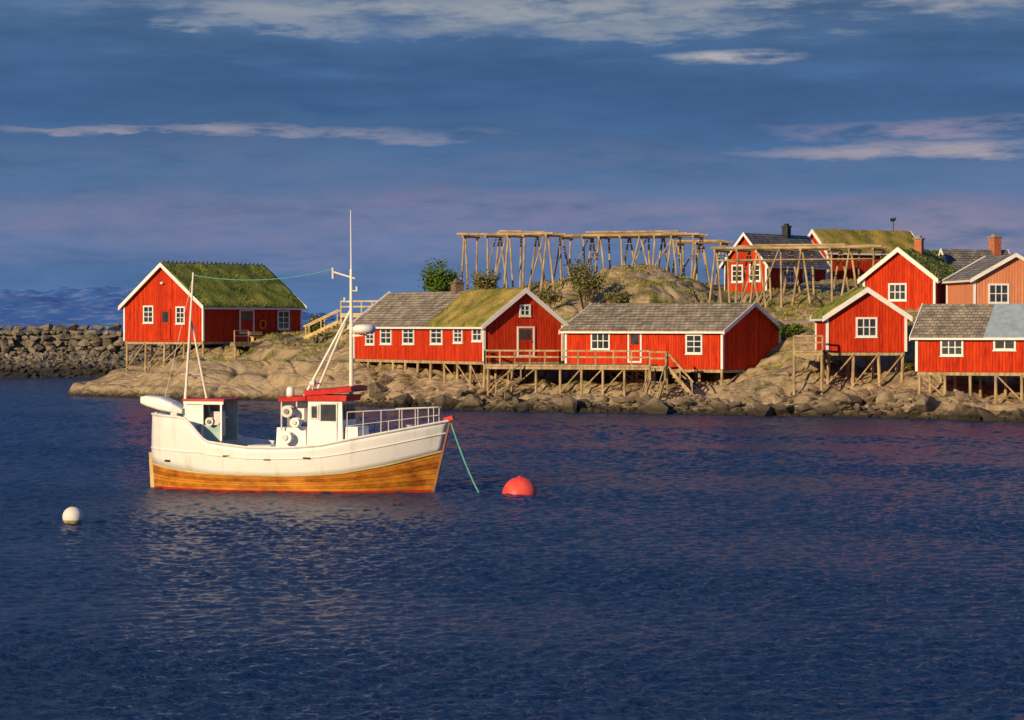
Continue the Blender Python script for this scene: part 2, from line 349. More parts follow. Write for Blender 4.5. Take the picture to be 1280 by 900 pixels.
for i in range(105):
    u=rr.uniform(465,1290); d=rr.choice([rr.uniform(-.4,1.5),rr.uniform(.5,5.5)])
    sy=float(shoreY(u)); y=sy+d; x=K(u)*y
    s=rr.uniform(.28,.75)*(1.9 if rr.random()<.22 else 1)
    o=bpy.data.objects.new('boulder',rmesh[i%16]); C.objects.link(o)
    o.location=(x,y,max(H(x,y,sy),-.1)+s*.15); o.scale=(s*rr.uniform(1,1.7),s,s*rr.uniform(.8,1.15)); o.rotation_euler=(rr.uniform(-.5,.5),rr.uniform(-.5,.5),rr.uniform(0,6.28))
    tag(o,'grey brown boulder among the loose rocks along the waterline below the red cabins','boulder','boulders along the waterline')
mb=MB()
for i in range(480):
    u=rr.uniform(445,1290); d=abs(rr.gauss(0,3.6)); sy=float(shoreY(u)); y=sy+d-.5; x=K(u)*y
    s=rr.uniform(.1,.32); add_rock(mb,(x,y,max(H(x,y,sy),-.05)+s*.25),s,rr)
tag(mb.build('rubble',M['stone']),'small loose stones scattered between the boulders of the shore','rubble',kind='stuff')

# breakwater
bk=thing('breakwater','long stone breakwater of stacked blocks at the far left behind the headland','breakwater',(K(80)*335,335,0))
ox,oy=K(80)*335,335
m1=MB()
xs=np.linspace(-95,-22,150)
prof=[(314,-1.2),(318,.1),(322,.9),(328,1.7),(334,2.3),(338.2,2.6),(339,5.2),(347,5.4),(352,-1)]
vs=[(x-ox,y-oy+math.sin(x*.2),z+.35*noise.noise(Vector((x*.5,y*.5,0)))) for x in xs for y,z in prof]; k=len(prof)
m1.add(vs,[(i*k+j,(i+1)*k+j,(i+1)*k+j+1,i*k+j+1) for i in range(len(xs)-1) for j in range(k-1)])
m1.build('core',M['stone2'],bk)
m2=MB()
for row in range(6):
    x=-92+rr.uniform(0,1)
    while x<-24:
        s=rr.uniform(.42,.95); add_rock(m2,(x-ox,337.0+row*.38-oy+rr.uniform(-.15,.15)+math.sin(x*.2),2.65+row*.64+rr.uniform(-.1,.1)),(s*1.15,s*.9,s*.95),rr,.2); x+=s*1.6
m2.build('block_wall',M['stone2'],bk)
m3=MB()
for i in range(1300):
    x=rr.uniform(-92,-24); t=rr.random(); y=317.0+t*18; z=float(np.interp(y,[314,318,322,328,334,338],[-1.2,.1,.9,1.7,2.3,2.6]))+.15; s=rr.uniform(.25,.65)
    if x/y*F+640>200: continue
    add_rock(m3,(x-ox,y-oy+math.sin(x*.2),z),s,rr)
m3.build('rubble_slope',M['stone2'],bk)

# far mountains
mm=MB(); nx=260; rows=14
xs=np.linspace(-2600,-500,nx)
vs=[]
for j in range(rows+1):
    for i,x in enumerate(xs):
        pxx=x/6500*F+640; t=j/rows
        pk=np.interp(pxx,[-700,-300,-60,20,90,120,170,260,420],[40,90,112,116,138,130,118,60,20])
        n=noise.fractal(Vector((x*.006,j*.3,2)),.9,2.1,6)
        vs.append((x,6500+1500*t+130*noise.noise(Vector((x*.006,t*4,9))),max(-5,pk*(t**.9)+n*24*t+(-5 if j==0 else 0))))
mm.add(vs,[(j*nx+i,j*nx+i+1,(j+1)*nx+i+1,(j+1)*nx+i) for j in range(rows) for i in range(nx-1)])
M['mount']=mat('hazy_mountain',(.075,.19,.50),(.19,.29,.56),.022,1,0,spec=0,lo=.50,hi=.64)  # blue haze of distance is painted into the base colour
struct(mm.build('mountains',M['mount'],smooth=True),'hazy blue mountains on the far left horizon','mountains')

# ---------------------------------------------------------------- houses
class House: pass
def house(name,label,Y0,phi,s,cpx,gpx,spx,bpy_,epy,rpy,segs,wall='red',found=0,w=None,L=None,ov=.35,cat='cabin',trim=True,grp=None):
    h=House(); ph=R(phi); c,sn=math.cos(ph),math.sin(ph); X0=K(cpx)*Y0
    gd=Vector((-s*c,-s*sn)); sd=Vector((-sn,c))
    if w is None: w=(K(gpx)*Y0-X0)/(gd.x-K(gpx)*gd.y)
    if L is None: L=(K(spx)*Y0-X0)/(sd.x-K(spx)*sd.y)
    zb=CH-(bpy_-HZ)/F*Y0; ze=CH-(epy-HZ)/F*Y0; Yc=Y0+gd.y*w/2; zr=CH-(rpy-HZ)/F*Yc
    wh=ze-zb; rh=zr-.15-ze; hw=w/2
    cx,cy=X0+gd.x*hw,Y0+gd.y*hw
    h.o=thing(name,label,cat,(cx,cy,zb),ph,grp); h.w=w;h.L=L;h.wh=wh;h.rh=rh;h.s=s;h.near=(X0,Y0);h.gd=gd;h.sd=sd;h.zb=zb;h.c=c;h.sn=sn;h.cx=cx;h.cy=cy
    mb=MB(); b0=0
    sec=[(-hw,b0),(hw,b0),(hw,wh),(0,wh+rh),(-hw,wh)]
    mb.add([(x,y,z) for y in(0,L) for x,z in sec],[(0,1,2,3,4),(9,8,7,6,5)]+[(i,i+5,(i+1)%5+5,(i+1)%5) for i in range(5)])
    mb.build('wall',M[wall],h.o)
    if found: 
        MB().box((0,L/2,-found/2),(w-.1,L-.1,found)).build('foundation',M['found'],h.o)
    sl=rh/hw
    for (a,b,kind) in segs:
        tf='turf' in kind
        th=.26 if tf else .12
        y0=-ov if a==0 else a*L; y1=L+ov if b==1 else b*L
        n=22 if tf else 4; my=max(3,int((y1-y0)/(.22 if tf else 1)))
        eo=ov; xe=hw+eo
        mb=MB(); top=[]; k=2*n+1
        for j in range(my+1):
            y=y0+(y1-y0)*j/my
            for i in range(-n,n+1):
                x=xe*i/n; z=wh+rh-abs(x)*sl+.02+th
                if tf:
                    z+=.12*noise.noise(Vector((x*.8,y*.8,cx)))+.05*noise.noise(Vector((x*2.3,y*2.3,cx)))+.02*noise.noise(Vector((x*5.3,y*5.3,cx)))
                    if abs(i)==n: z-=.12
                elif kind=='slate': z+=.025*noise.noise(Vector((x*.5,y*.5,cx)))
                top.append((x,y,z))
        bot=[(x,y,wh+rh-abs(x)*sl+.02) for j in range(my+1) for y in [y0+(y1-y0)*j/my] for x in(-xe,0,xe)]
        o=len(top)
        fs=[(j*k+i,j*k+i+1,(j+1)*k+i+1,(j+1)*k+i) for j in range(my) for i in range(k-1)]
        ntop=len(fs)
        fs+=[(o+j*3+i,o+(j+1)*3+i,o+(j+1)*3+i+1,o+j*3+i+1) for j in range(my) for i in range(2)]
        fs+=[(j*k,(j+1)*k,o+(j+1)*3,o+j*3) for j in range(my)]+[(j*k+k-1,o+j*3+2,o+(j+1)*3+2,(j+1)*k+k-1) for j in range(my)]
        fs+=[tuple([o,o+1,o+2]+[i for i in range(k-1,-1,-1)]),tuple([o+my*3+2,o+my*3+1,o+my*3]+[my*k+i for i in range(k)])]
        mb.add(top+bot,fs)
        mats=[M[kind]]
        if tf:
            mats.append(M['blade' if kind=='turf' else 'blade_dry'])
            nb=int((y1-y0)*2*xe*32); q=random.Random(5)
            for _ in range(nb):
                x=q.uniform(-xe,xe); y=q.uniform(y0,y1); c_=noise.noise(Vector((x*.9,y*.9,4)))
                if c_<-.1 and q.random()<.6: continue
                z=wh+rh-abs(x)*sl+th; hh=q.uniform(.0,.08)*(1.5 if c_>.15 else .7); a=q.uniform(0,3.14); dx,dy=math.cos(a)*.05,math.sin(a)*.05
                lx,ly=q.uniform(-.12,.12),q.uniform(-.12,.12)
                mb.add([(x-dx,y-dy,z-.05),(x+dx,y+dy,z-.05),(x+lx,y+ly,z+.07+hh)],[(0,1,2)],1)
        ro_=mb.build('roof',mats,h.o)
        if tf:
            for p_ in ro_.data.polygons[:ntop]: p_.use_smooth=True
    if trim:
        for yy in (-ov-.04,L+ov+.04):
            for sg in(-1,1):
                th=.28 if 'turf' in segs[0][2] else .2
                x1=sg*(hw+ov+.05); mb=MB(); z0=wh+rh; t=.035
                pr=[(0,z0-.1),(0,z0+th),(x1,z0-abs(x1)*sl+th),(x1,z0-abs(x1)*sl-.1)]
                mb.add([(x,yy+e,z) for e in(-t,t) for x,z in pr],[(0,1,2,3),(7,6,5,4)]+[(i,i+4,(i+1)%4+4,(i+1)%4) for i in range(4)])
                mb.build('bargeboard',M['white'],h.o)
        for sx in(-1,1):
            MB().box((sx*(hw+ov+.02),L/2,wh-ov*sl+.02),(.04,L+2*ov-.02,.14)).build('eave_board',M['white'],h.o)
            for yy in(0,L):
                MB().box((sx*(hw+.0),yy,wh/2),(.18,.18,wh-.05)).build('corner_board',M['white'],h.o)
    return h
def gable_t(h,px):
    X0,Y0=h.near; k=K(px); t=(k*Y0-X0)/(h.gd.x-k*h.gd.y); return h.s*h.w/2-h.s*t, Y0+h.gd.y*t
def side_t(h,px):
    X0,Y0=h.near; k=K(px); t=(k*Y0-X0)/(h.sd.x-k*h.sd.y); return t, Y0+h.sd.y*t
def opening(h,wall,px,py,w,hpx,nx=2,ny=2,kind='window',color='white',leaf=None):
    """window or door seen at px,py; w in metres, hpx height in photo px"""
    if wall=='g': a,Y=gable_t(h,px)
    else: a,Y=side_t(h,px)
    z=CH-(py-HZ)/F*Y-h.zb; hh=hpx/F*Y
    def T(u,v,d):
        if wall=='g': return (a+u,-d,z+v)
        return (h.s*(h.w/2+d),a+u,z+v)
    def bx(mb,u0,u1,v0,v1,d0,d1):
        c=T((u0+u1)/2,(v0+v1)/2,(d0+d1)/2); s=(abs(u1-u0),abs(d1-d0),abs(v1-v0)) if wall=='g' else (abs(d1-d0),abs(u1-u0),abs(v1-v0)); mb.box(c,s)
    mb=MB(); b=.13; Wd,G=w/2,hh/2
    bx(mb,-Wd,Wd,G-b,G,-.02,.09); bx(mb,-Wd,Wd,-G,-G+b,-.02,.09); bx(mb,-Wd,-Wd+b,-G+b,G-b,-.02,.085); bx(mb,Wd-b,Wd,-G+b,G-b,-.02,.085)
    if kind=='window':
        for i in range(1,nx): u=-Wd+b+(2*Wd-2*b)*i/nx; bx(mb,u-.035,u+.035,-G+b,G-b,.0,.06)
        for j in range(1,ny): v=-G+b+(2*G-2*b)*j/ny; bx(mb,-Wd+b,Wd-b,v-.03,v+.03,.0,.055)
        o=mb.build('window',M[color],h.o); p=MB(); bx(p,-Wd+b,Wd-b,-G+b,G-b,-.01,.02); p.build('pane',M['glass'],o)
        p=MB(); bx(p,-Wd-.05,Wd+.05,-G-.06,-G-.003,-.01,.12); p.build('sill',M[color],o)
    else:
        p=MB(); bx(p,-Wd+b,Wd-b,-G+b,G-b,-.01,.03); o=p.build('door',M[leaf or 'red'],h.o); mb.build('frame',M[color],o)
        p=MB(); bx(p,Wd-b-.14,Wd-b-.06,-.05,.05,.03,.08); p.build('handle',M['black'],o)
        p=MB(); bx(p,-Wd+b+.15,Wd-b-.15,.15,G-b-.12,.03,.045); p.build('pane',M['glass'],o)
def stilts(h,nxx,nyy,inset=.15,r=.1,brace=True,depth=None):
    q=random.Random(int(h.w*100)); hw=h.w/2-inset
    def gz(x,y):
        wx=h.cx+h.c*x-h.sn*y; wy=h.cy+h.sn*x+h.c*y; return max(H(wx,wy),-.6)-h.zb-.25
    for sx in(-1,1): MB().box((sx*(hw),h.L/2,-.12),(.18,h.L-.05,.22)).build('floor_beam',M['wood'],h.o)
    for j in range(4): MB().box((0,.12+(h.L-.24)*j/3,-.14),(2*hw-.2,.16,.2)).build('floor_beam',M['wood'],h.o)
    for i in range(nxx):
        x=-hw+2*hw*i/(nxx-1)
        for j in range(nyy):
            y=inset+(h.L-2*inset)*j/(nyy-1); g=gz(x,y)
            if g>-.3: continue
            MB().cyl((x+q.uniform(-.1,.1),y,g),(x,y,-.02),r*1.1,r,7).build('stilt',M['wood'],h.o)
            if brace and g<-.9:
                if i in(0,nxx-1) and j<nyy-1 and q.random()<.6:
                    y2=inset+(h.L-2*inset)*(j+1)/(nyy-1); mx=x+(.12 if i else -.12)
                    MB().cyl((mx,y,g*.85),(mx,y2,-.12),.055,.055,6).build('brace',M['wood'],h.o)
                if j==0 and i<nxx-1:
                    x2=-hw+2*hw*(i+1)/(nxx-1)
                    MB().cyl((x,y-.12,g*.85),(x2,y-.12,-.12),.055,.055,6).build('brace',M['wood'],h.o)
def chimney(h,x,y,w,ht,m='brick',off=.1):
    zt=h.wh+h.rh-abs(x)*h.rh/(h.w/2)
    o=MB().box((x,y,zt+ht/2-.2),(w,w,ht+.4)).build('chimney',M[m],h.o)
    mb=MB(); mb.box((x,y,zt+ht+.05),(w+.16,w+.16,.1)); mb.box((x,y,zt+ht+.2),(w*.6,w*.6,.2)); mb.build('chimney_cap',M['found' if m=='brick' else m],o)

A=house('fishing_cabin','red cabin with thick green turf roof standing on stilts at the headland tip',235,-37,1,254,156,376,427,382,330,[(0,1,'turf')])
opening(A,'g',186,393,1.25,22,2,3); opening(A,'g',226,394,1.1,22,2,3)
opening(A,'g',207,405,1.3,38,kind='door',color='red')
opening(A,'s',308,402,1.9,30,kind='door',leaf='red'); opening(A,'s',354,400,1.6,24,2,3)
MB().lathe([(.0,0),(.14,0),(.17,.12),(.08,.2),(0,.2)],(0,-.2,A.wh+1.9),10).build('wall_lamp',M['white'],A.o)
stilts(A,5,5)
for i in range(24): MB().box((0,A.L*i/23,A.wh+A.rh+.38),(.1,.12,.22)).build('ridge_peg',M['bark'],A.o)

B=house('fishing_cabin','long red cabin with half slate half turf roof and a white framed gable door',200,30,-1,605,703,443,452,406,362,[(0,.40,'turf_dry'),(.40,1,'slate')])
opening(B,'g',657,427,1.5,38,kind='door'); opening(B,'g',656,388,.95,15,2,2)
for pxx in (483,511,546): opening(B,'s',pxx,419,1.9,23,2,3)
opening(B,'s',463,421,1.5,20,2,3); opening(B,'s',597,418,1.5,18,2,2); opening(B,'s',573,419,1.4,20,2,3)
stilts(B,4,11)
Cc=house('fishing_cabin','red cabin with grey slate roof and dark unlit gable beside the wooden stairs',194,52,-1,903,974,708,462,413,378,[(0,1,'slate')])
opening(Cc,'s',751,426,1.75,23,3,2); opening(Cc,'s',794,433,1.25,41,kind='door'); opening(Cc,'s',868,430,1.45,25,2,3)
stilts(Cc,4,8)
D=house('fishing_cabin','small red cabin on tall stilts with one white window centred in its gable',188,3,-1,1034,1132,None,440,396,361,[(0,1,'turf')],L=4.6)
opening(D,'g',1083,409,1.5,25,3,2); stilts(D,4,3,r=.11)
E=house('red_house','red house behind the small stilt cabin with turf roof and shaded right side',206,-25,1,1168,1080,1217,396,348,311,[(0,1,'turf')],found=2.5,cat='house')
opening(E,'g',1122,365,1.45,22,3,2); chimney(E,.3,4.2,.6,1.2)
Fh=house('salmon_house','pale salmon wooden house cut off by the right edge of the photo',198,5,-1,1218,1318,None,402,348,317,[(0,1,'slate2')],wall='salmon',found=2,L=8,cat='house')
opening(Fh,'g',1248,367,1.55,25,3,2)
G=house('fishing_cabin','low red cabin at the right edge with grey slate and pale metal roof',177,68,-1,1345,None,1146,466,420,379,[(0,.57,'metal_roof'),(.57,1,'slate')],w=6.5)
opening(G,'s',1190,434,1.55,22,3,2); opening(G,'s',1256,431,1.5,14,2,1); stilts(G,3,7)
Hh=house('red_house','red house atop the hill with two white gable windows, behind drying racks',226,-38,1,958,907,1032,366,328,291,[(0,1,'slate2')],found=2,cat='house')
opening(Hh,'g',922,342,1.15,22,2,3); opening(Hh,'g',944,341,1.15,22,2,3); opening(Hh,'s',985,346,1.8,17,3,2); opening(Hh,'s',1010,346,1.8,17,3,2)
chimney(Hh,0,6.3,.55,.8,'black')
I=house('red_house','turf roofed house furthest back on the hill with a weathervane on its ridge',240,-60,1,1035,1004,1150,350,313,288,[(0,1,'turf_dry')],found=2,cat='house')
wv=MB(); zz=I.wh+I.rh; yy=I.L-1.6
wv.cyl((0,yy,zz),(0,yy,zz+1.5),.035,.03,6); wv.build('weathervane',M['black'],I.o)
w2=MB(); w2.add([(-.02,yy-.35,zz+1.1),(-.02,yy+.1,zz+1.1),(-.02,yy+.3,zz+1.3),(-.02,yy+.3,zz+1.5),(-.02,yy,zz+1.3),(-.02,yy-.3,zz+1.45),(.02,yy-.35,zz+1.1),(.02,yy+.1,zz+1.1),(.02,yy+.3,zz+1.3),(.02,yy+.3,zz+1.5),(.02,yy,zz+1.3),(.02,yy-.3,zz+1.45)],[(0,1,2,3,4,5),(11,10,9,8,7,6)]+[(i,i+6,(i+1)%6+6,(i+1)%6) for i in range(6)])
w2.build('vane',M['black'],I.o)
J=house('red_house','dark slate roofed house glimpsed between turf roofed house and salmon house',214,-62,1,1190,1172,1264,380,337,311,[(0,1,'slate2')],found=2,cat='house')
chimney(J,0,J.L-.9,.7,1.1)
chimney(B,.0,B.L*.48,.75,.75,'bark')

# ---------------------------------------------------------------- decks, stairs
def W(px,Y,z): return Vector((K(px)*Y,Y,z))
def railing(par,org,pts,h=1.0,step=1.3,m='wood',r=.05):
    for a,b in zip(pts,pts[1:]):
        a=Vector(a)-org;b=Vector(b)-org; n=max(1,round((b-a).length/step))
        for i in range(n+1):
            p=a+(b-a)*i/n; MB().box(p+Vector((0,0,h/2)),(.11,.11,h)).build('post',M[m],par)
        for k in(1,.55): MB().beam(a+Vector((0,0,h*k)),b+Vector((0,0,h*k)),.07,.12).build('rail',M[m],par)
def deck(name,label,pts,z,m='wood',step=1.9,th=.14,rail=None,cat='deck',stz=None):
    org=Vector((sum(p[0] for p in pts)/len(pts),sum(p[1] for p in pts)/len(pts),z))
    o=thing(name,label,cat,org); n=len(pts); mb=MB()
    mb.add([(x-org.x,y-org.y,zz) for zz in(0,-th) for x,y in pts],[tuple(range(n)),tuple(range(2*n-1,n-1,-1))]+[(i,i+n,(i+1)%n+n,(i+1)%n) for i in range(n)])
    mb.build('planking',M[m],o)
    q=random.Random(3)
    for i in range(n):
        a=Vector((*pts[i],0));b=Vector((*pts[(i+1)%n],0)); k=max(1,round((b-a).length/step))
        prev=None
        for j in range(k):
            p=a+(b-a)*j/k; p=p+(Vector((org.x,org.y,0))-p)*.04; g=max(H(p.x,p.y),-.5)-z-.2
            if g>-.3: prev=None; continue
            l=Vector((p.x-org.x,p.y-org.y,0)); MB().cyl(l+Vector((0,0,g)),l+Vector((0,0,-th+.01)),.1,.09,7).build('stilt',M[m],o)
            if prev is not None and g<-.8: MB().cyl(prev+Vector((0,-.1,g*.8)),l+Vector((0,-.1,-th-.1)),.05,.05,6).build('brace',M[m],o)
            prev=l
        MB().beam(Vector((a.x-org.x,a.y-org.y,-th-.11)),Vector((b.x-org.x,b.y-org.y,-th-.11)),.1,.18).build('joist',M[m],o)
    if rail: railing(o,org,[Vector((x,y,z)) for x,y in rail],m=m)
    return o
def xy(px,Y): return (K(px)*Y,Y)
deck('deck','wooden deck on stilts with railing in front of the long cabin gable and slate cabin',
     [xy(606,197.6),xy(700,195.4),xy(812,193.0),xy(822,196.3),xy(712,203.0),xy(702,203.5),xy(607,199.9)],3.25,
     rail=[xy(607,199.7),xy(606,197.7),xy(700,195.5),xy(812,193.1)])
deck('landing','narrow raised wooden landing in front of the slate cabin beside the stairs',[xy(812,191.8),xy(832,191.4),xy(834,193.2),xy(812,193.6)],3.2,rail=[xy(812,191.8),xy(832,191.4)],cat='landing')
def stairs(name,label,p0,p1,width,side,n=9,m='wood',rail=True):
    p0=Vector(p0);p1=Vector(p1); o=thing(name,label,'stairs',p1); a=p0-p1; s=Vector(side).normalized()*width/2
    for sg in(-1,1):
        MB().beam(s*sg,a+s*sg,.07,.24).build('stringer',M[m],o)
        if rail:
            for t in(.05,.5,.97): q=a*t+s*sg; MB().box(q+Vector((0,0,.5)),(.08,.08,1)).build('post',M[m],o)
            MB().beam(s*sg+Vector((0,0,1)),a+s*sg+Vector((0,0,1)),.06,.1).build('handrail',M[m],o)
    for i in range(n):
        t=(i+.5)/n; q=a*t; d=Vector((a.x,a.y,0)).normalized(); ang=math.atan2(d.y,d.x)
        MB().box(q+Vector((0,0,.02)),(.28,width-.09,.05),rz=ang).build('tread',M[m],o)
stairs('stairs','wooden stairs running down from the deck to the rocks below the slate cabin',W(833,192.2,3.2),W(866,191.2,1.1),1.1,(0,1,0))
stairs('stairs','short lower stairs descending to the waterline rocks under the landing',W(822,191.2,2.2),W(812,188.9,.5),1.0,(1,0,0),7)
stairs('stairs','small wooden steps under the left end of the long deck',W(652,196.5,2.3),W(618,195.2,1.0),.9,(0,1,0),6)
deck('deck','small wooden porch platform beside the shaded wall of the turf roofed cabin',[xy(288,235.2),xy(345,239.0),xy(352,236.4),xy(293,232.2)],A.zb-.05,rail=[xy(293,232.3),xy(310,233.6)])
bn=thing('bench','yellow wooden bench on the porch of the turf roofed cabin','bench',W(322,236.8,A.zb-.05),R(50))
MB().box((0,0,.45),(1.5,.4,.06)).build('seat',M['wood_y'],bn)
for sx in(-.6,.6): MB().box((sx,0,.21),(.08,.34,.42)).build('leg',M['wood_y'],bn)
MB().box((0,.2,.75),(1.5,.05,.3)).build('backrest',M['wood_y'],bn)
t,Yv=side_t(A,327); wp=Vector((A.near[0]+A.sd.x*t,A.near[1]+A.sd.y*t,0))
lb=MB(); rr_=.36; nl=20
vs=[];
for i in range(nl):
    a=math.tau*i/nl
    for j in range(8):
        b=math.tau*j/8; vs.append(((rr_+.09*math.cos(b))*math.cos(a),.09*math.sin(b),(rr_+.09*math.cos(b))*math.sin(a)))
lb.add(vs,[(i*8+j,((i+1)%nl)*8+j,((i+1)%nl)*8+(j+1)%8,i*8+(j+1)%8) for i in range(nl) for j in range(8)])
o=lb.build('lifebuoy',M['orange'],None,(wp.x+.12,wp.y-.16,A.zb+1.5),True); o.rotation_euler=(0,0,R(53)); tag(o,'orange lifebuoy hanging on the shaded wall of the turf roofed cabin','lifebuoy')
stairs('stairs','wooden stairs climbing the rocks between the turf roofed cabin and the long cabin',W(425,229,6.4),W(382,232,5.0),1.1,(0.2,1,0),9,m='wood_y')
deck('deck','pale yellow timber platform with rails behind the left end of the long cabin',[xy(426,228),xy(478,225),xy(480,229),xy(428,232)],7.1,m='wood_y',rail=[xy(426,228.1),xy(478,225.1)])
deck('deck','bare post platform on tall stilts left of the small stilt cabin',[xy(992,186.5),xy(1028,186.2),xy(1030,190),xy(992,190.2)],4.35,rail=[xy(992,186.6),xy(1028,186.3)])
# ---------------------------------------------------------------- drying racks
def rack(label,a,b,ztop,width,n,seed,nr=5,low=True,up=.0):
    q=random.Random(seed); a=Vector((*a,0));b=Vector((*b,0)); d=(b-a).normalized(); nrm=Vector((-d.y,d.x,0)); Lg=(b-a).length
    o=thing('fish_drying_rack',label,'drying rack',(a.x,a.y,H(a.x,a.y)),0,'fish drying racks on the hill'); org=Vector(o.location)
    def pole(nm,p,qq,r): MB().cyl(p-org,qq-org,r,r*.85,7).build(nm,M['rackwood'],o)
    for i in range(n):
        c=a+d*(Lg*i/(n-1)+(q.uniform(-.35,.35) if 0<i<n-1 else 0))
        for sg in(-1,1):
            sp=q.uniform(.4,.85)
            es=(-1,1) if (i+(sg>0))%2==0 else (q.choice((-.25,.25)),)
            for e in es:
                f=c+nrm*sg*(width*.50)+d*(e*sp); g=H(f.x,f.y)-.2
                tp=c+nrm*sg*width*.45+d*e*.06; tp.z=ztop-.02; f.z=g
                pole('leg',f,tp,.095)
        p=c-nrm*width*.6;p.z=ztop+.02;r=c+nrm*width*.6;r.z=ztop+.02; pole('crossbeam',p,r,.10)
        if i<n-1 and q.random()<.55:
            sg=q.choice((-1,1)); p=c+nrm*sg*width*.5; p.z=H(p.x,p.y)+.3; r=c+d*(Lg/(n-1))*.9+nrm*sg*width*.46; r.z=ztop-.1; pole('brace',p,r,.065)
    for k in range(nr):
        f=-.52+1.04*k/(nr-1); thick=.12 if k in(0,nr-1) else .09
        p=a-d*q.uniform(.2,.8)+nrm*f*width; p.z=ztop+.18+q.uniform(-.02,.05); r=b+d*q.uniform(.2,.8)+nrm*f*width; r.z=ztop+.18+q.uniform(-.04,.04)
        m=(p+r)/2; m.z-=q.uniform(0,.08); pole('rail',p,m,thick); pole('rail',m,r,thick)
        if up and k%2==0: 
            u_=Vector((0,0,up)); pole('rail',p+u_+d*q.uniform(.5,4),r+u_-d*q.uniform(0,5),.075)
    if low:
        for f in(-.48,.48):
            p=a+nrm*f*width;p.z=ztop-.75;r=b+nrm*f*width;r.z=ztop-.72; pole('rail',p,r,.06)
rack('leftmost fish drying rack of bare poles standing above the long cabin roof',xy(589,226),xy(692,223),13.4,2.8,5,1,5,False,.2)
rack('longest fish drying rack of bare poles standing on the middle of the rocky hilltop',xy(708,229),xy(872,226),13.4,3.4,8,2,7,False,.26)
rack('lower fish drying rack of bare poles in front of the hilltop red house',xy(902,216),xy(1098,212),11.95,4.0,8,3,7,True,.2)
rack('short fish drying rack of poles between the longest rack and hilltop house',xy(850,235),xy(905,234),13.1,2.6,3,4,4,False)

# ---------------------------------------------------------------- vegetation
def tree(name,label,px,Y,h,w,n,m,grp=None,dens=1.0,z0=None):
    x,y=xy(px,Y); g=H(x,y)-.1 if z0 is None else z0; q=random.Random(int(px)); o=thing(name,label,'bush' if name=='bush' else 'tree',(x,y,g),0,grp)
    tr=MB(); tips=[]
    for i in range(9):
        a=q.uniform(0,6.28); b=Vector((math.cos(a)*w*.05,math.sin(a)*w*.05,0)); mid=Vector((math.cos(a)*w*.18,math.sin(a)*w*.18,h*.4)); tp=Vector((math.cos(a)*w*q.uniform(.1,.42),math.sin(a)*w*q.uniform(.1,.42),h*q.uniform(.6,.98)))
        tr.cyl(b,mid,.05*h/3,.035*h/3,6); tr.cyl(mid,tp,.035*h/3,.012,5); tips+= [mid+(tp-mid)*t for t in(.35,.7,1)]
        for _ in range(3):
            s=mid+(tp-mid)*q.uniform(.2,.8); e=s+Vector((q.uniform(-1,1)*w*.2,q.uniform(-1,1)*w*.2,h*q.uniform(-.15,.2))); tr.cyl(s,e,.015,.008,4); tips.append(e)
    tr.build('trunk',M['bark'],o)
    cr=MB()
    for i in range(n):
        t=q.choice(tips); p=t+Vector((q.gauss(0,w*.085),q.gauss(0,w*.085),q.gauss(0,h*.07))); s=q.uniform(.06,.13)
        u=Vector((q.gauss(0,1),q.gauss(0,1),q.gauss(0,1))).normalized()*s; v=u.orthogonal().normalized()*s*.7
        cr.add([p-u,p+v,p+u,p-v],[(0,1,2,3)])
    cr.build('crown',M[m],o); return o
tree('tree','dense bright green small tree left of the leftmost drying rack',550,222,4.4,3.0,4200,'leaf',z0=6.9)
tree('bush','dark green bush behind the chimney of the long cabin',608,221,2.9,2.4,1900,'leaf2',z0=7.6)
tree('tree','olive green hilltop tree in front of the longest drying rack',733,214,4.4,3.6,2300,'leaf2')
tree('bush','round olive bush on the hillside right of the olive tree',772,213,1.2,2.0,800,'leaf2')
tree('bush','low green bush on the slope left of the olive tree',692,216,1.7,2.2,900,'leaf2')
tree('bush','small yellow green bush beside the stairs right of the turf roofed cabin',395,233,2.4,1.8,900,'leaf2')
tree('bush','low leafy bush at the foot of the hill behind the slate cabin roof',985,200,1.1,2.2,1000,'leaf')
tree('bush','leafy bush squeezed between the small stilt cabin and the low right cabin',1142,190,1.2,1.8,800,'leaf2')
g=MB(); q=random.Random(9); cnt=0
while cnt<14000:
    u=q.uniform(220,1300); sy=float(shoreY(u)); d=q.uniform(6,48); y=sy+d; x=K(u)*y
    if noise.noise(Vector((x*.3,y*.3,40)))<.10: continue
    z=H(x,y,sy)
    if z<2.6: continue
    hh=q.uniform(.06,.28); dx=q.uniform(-.05,.05); cnt+=1
    g.add([(x-.05,y,z-.05),(x+.05,y+dx,z-.05),(x+q.uniform(-.15,.15),y+q.uniform(-.15,.15),z+hh)],[(0,1,2)], 0 if noise.noise(Vector((x*.15,y*.15,7)))>-.15 else 1)
tag(g.build('grass',[M['blade_dry'],M['blade']]),'short yellow green grass growing over the rocky headland','grass',kind='stuff')

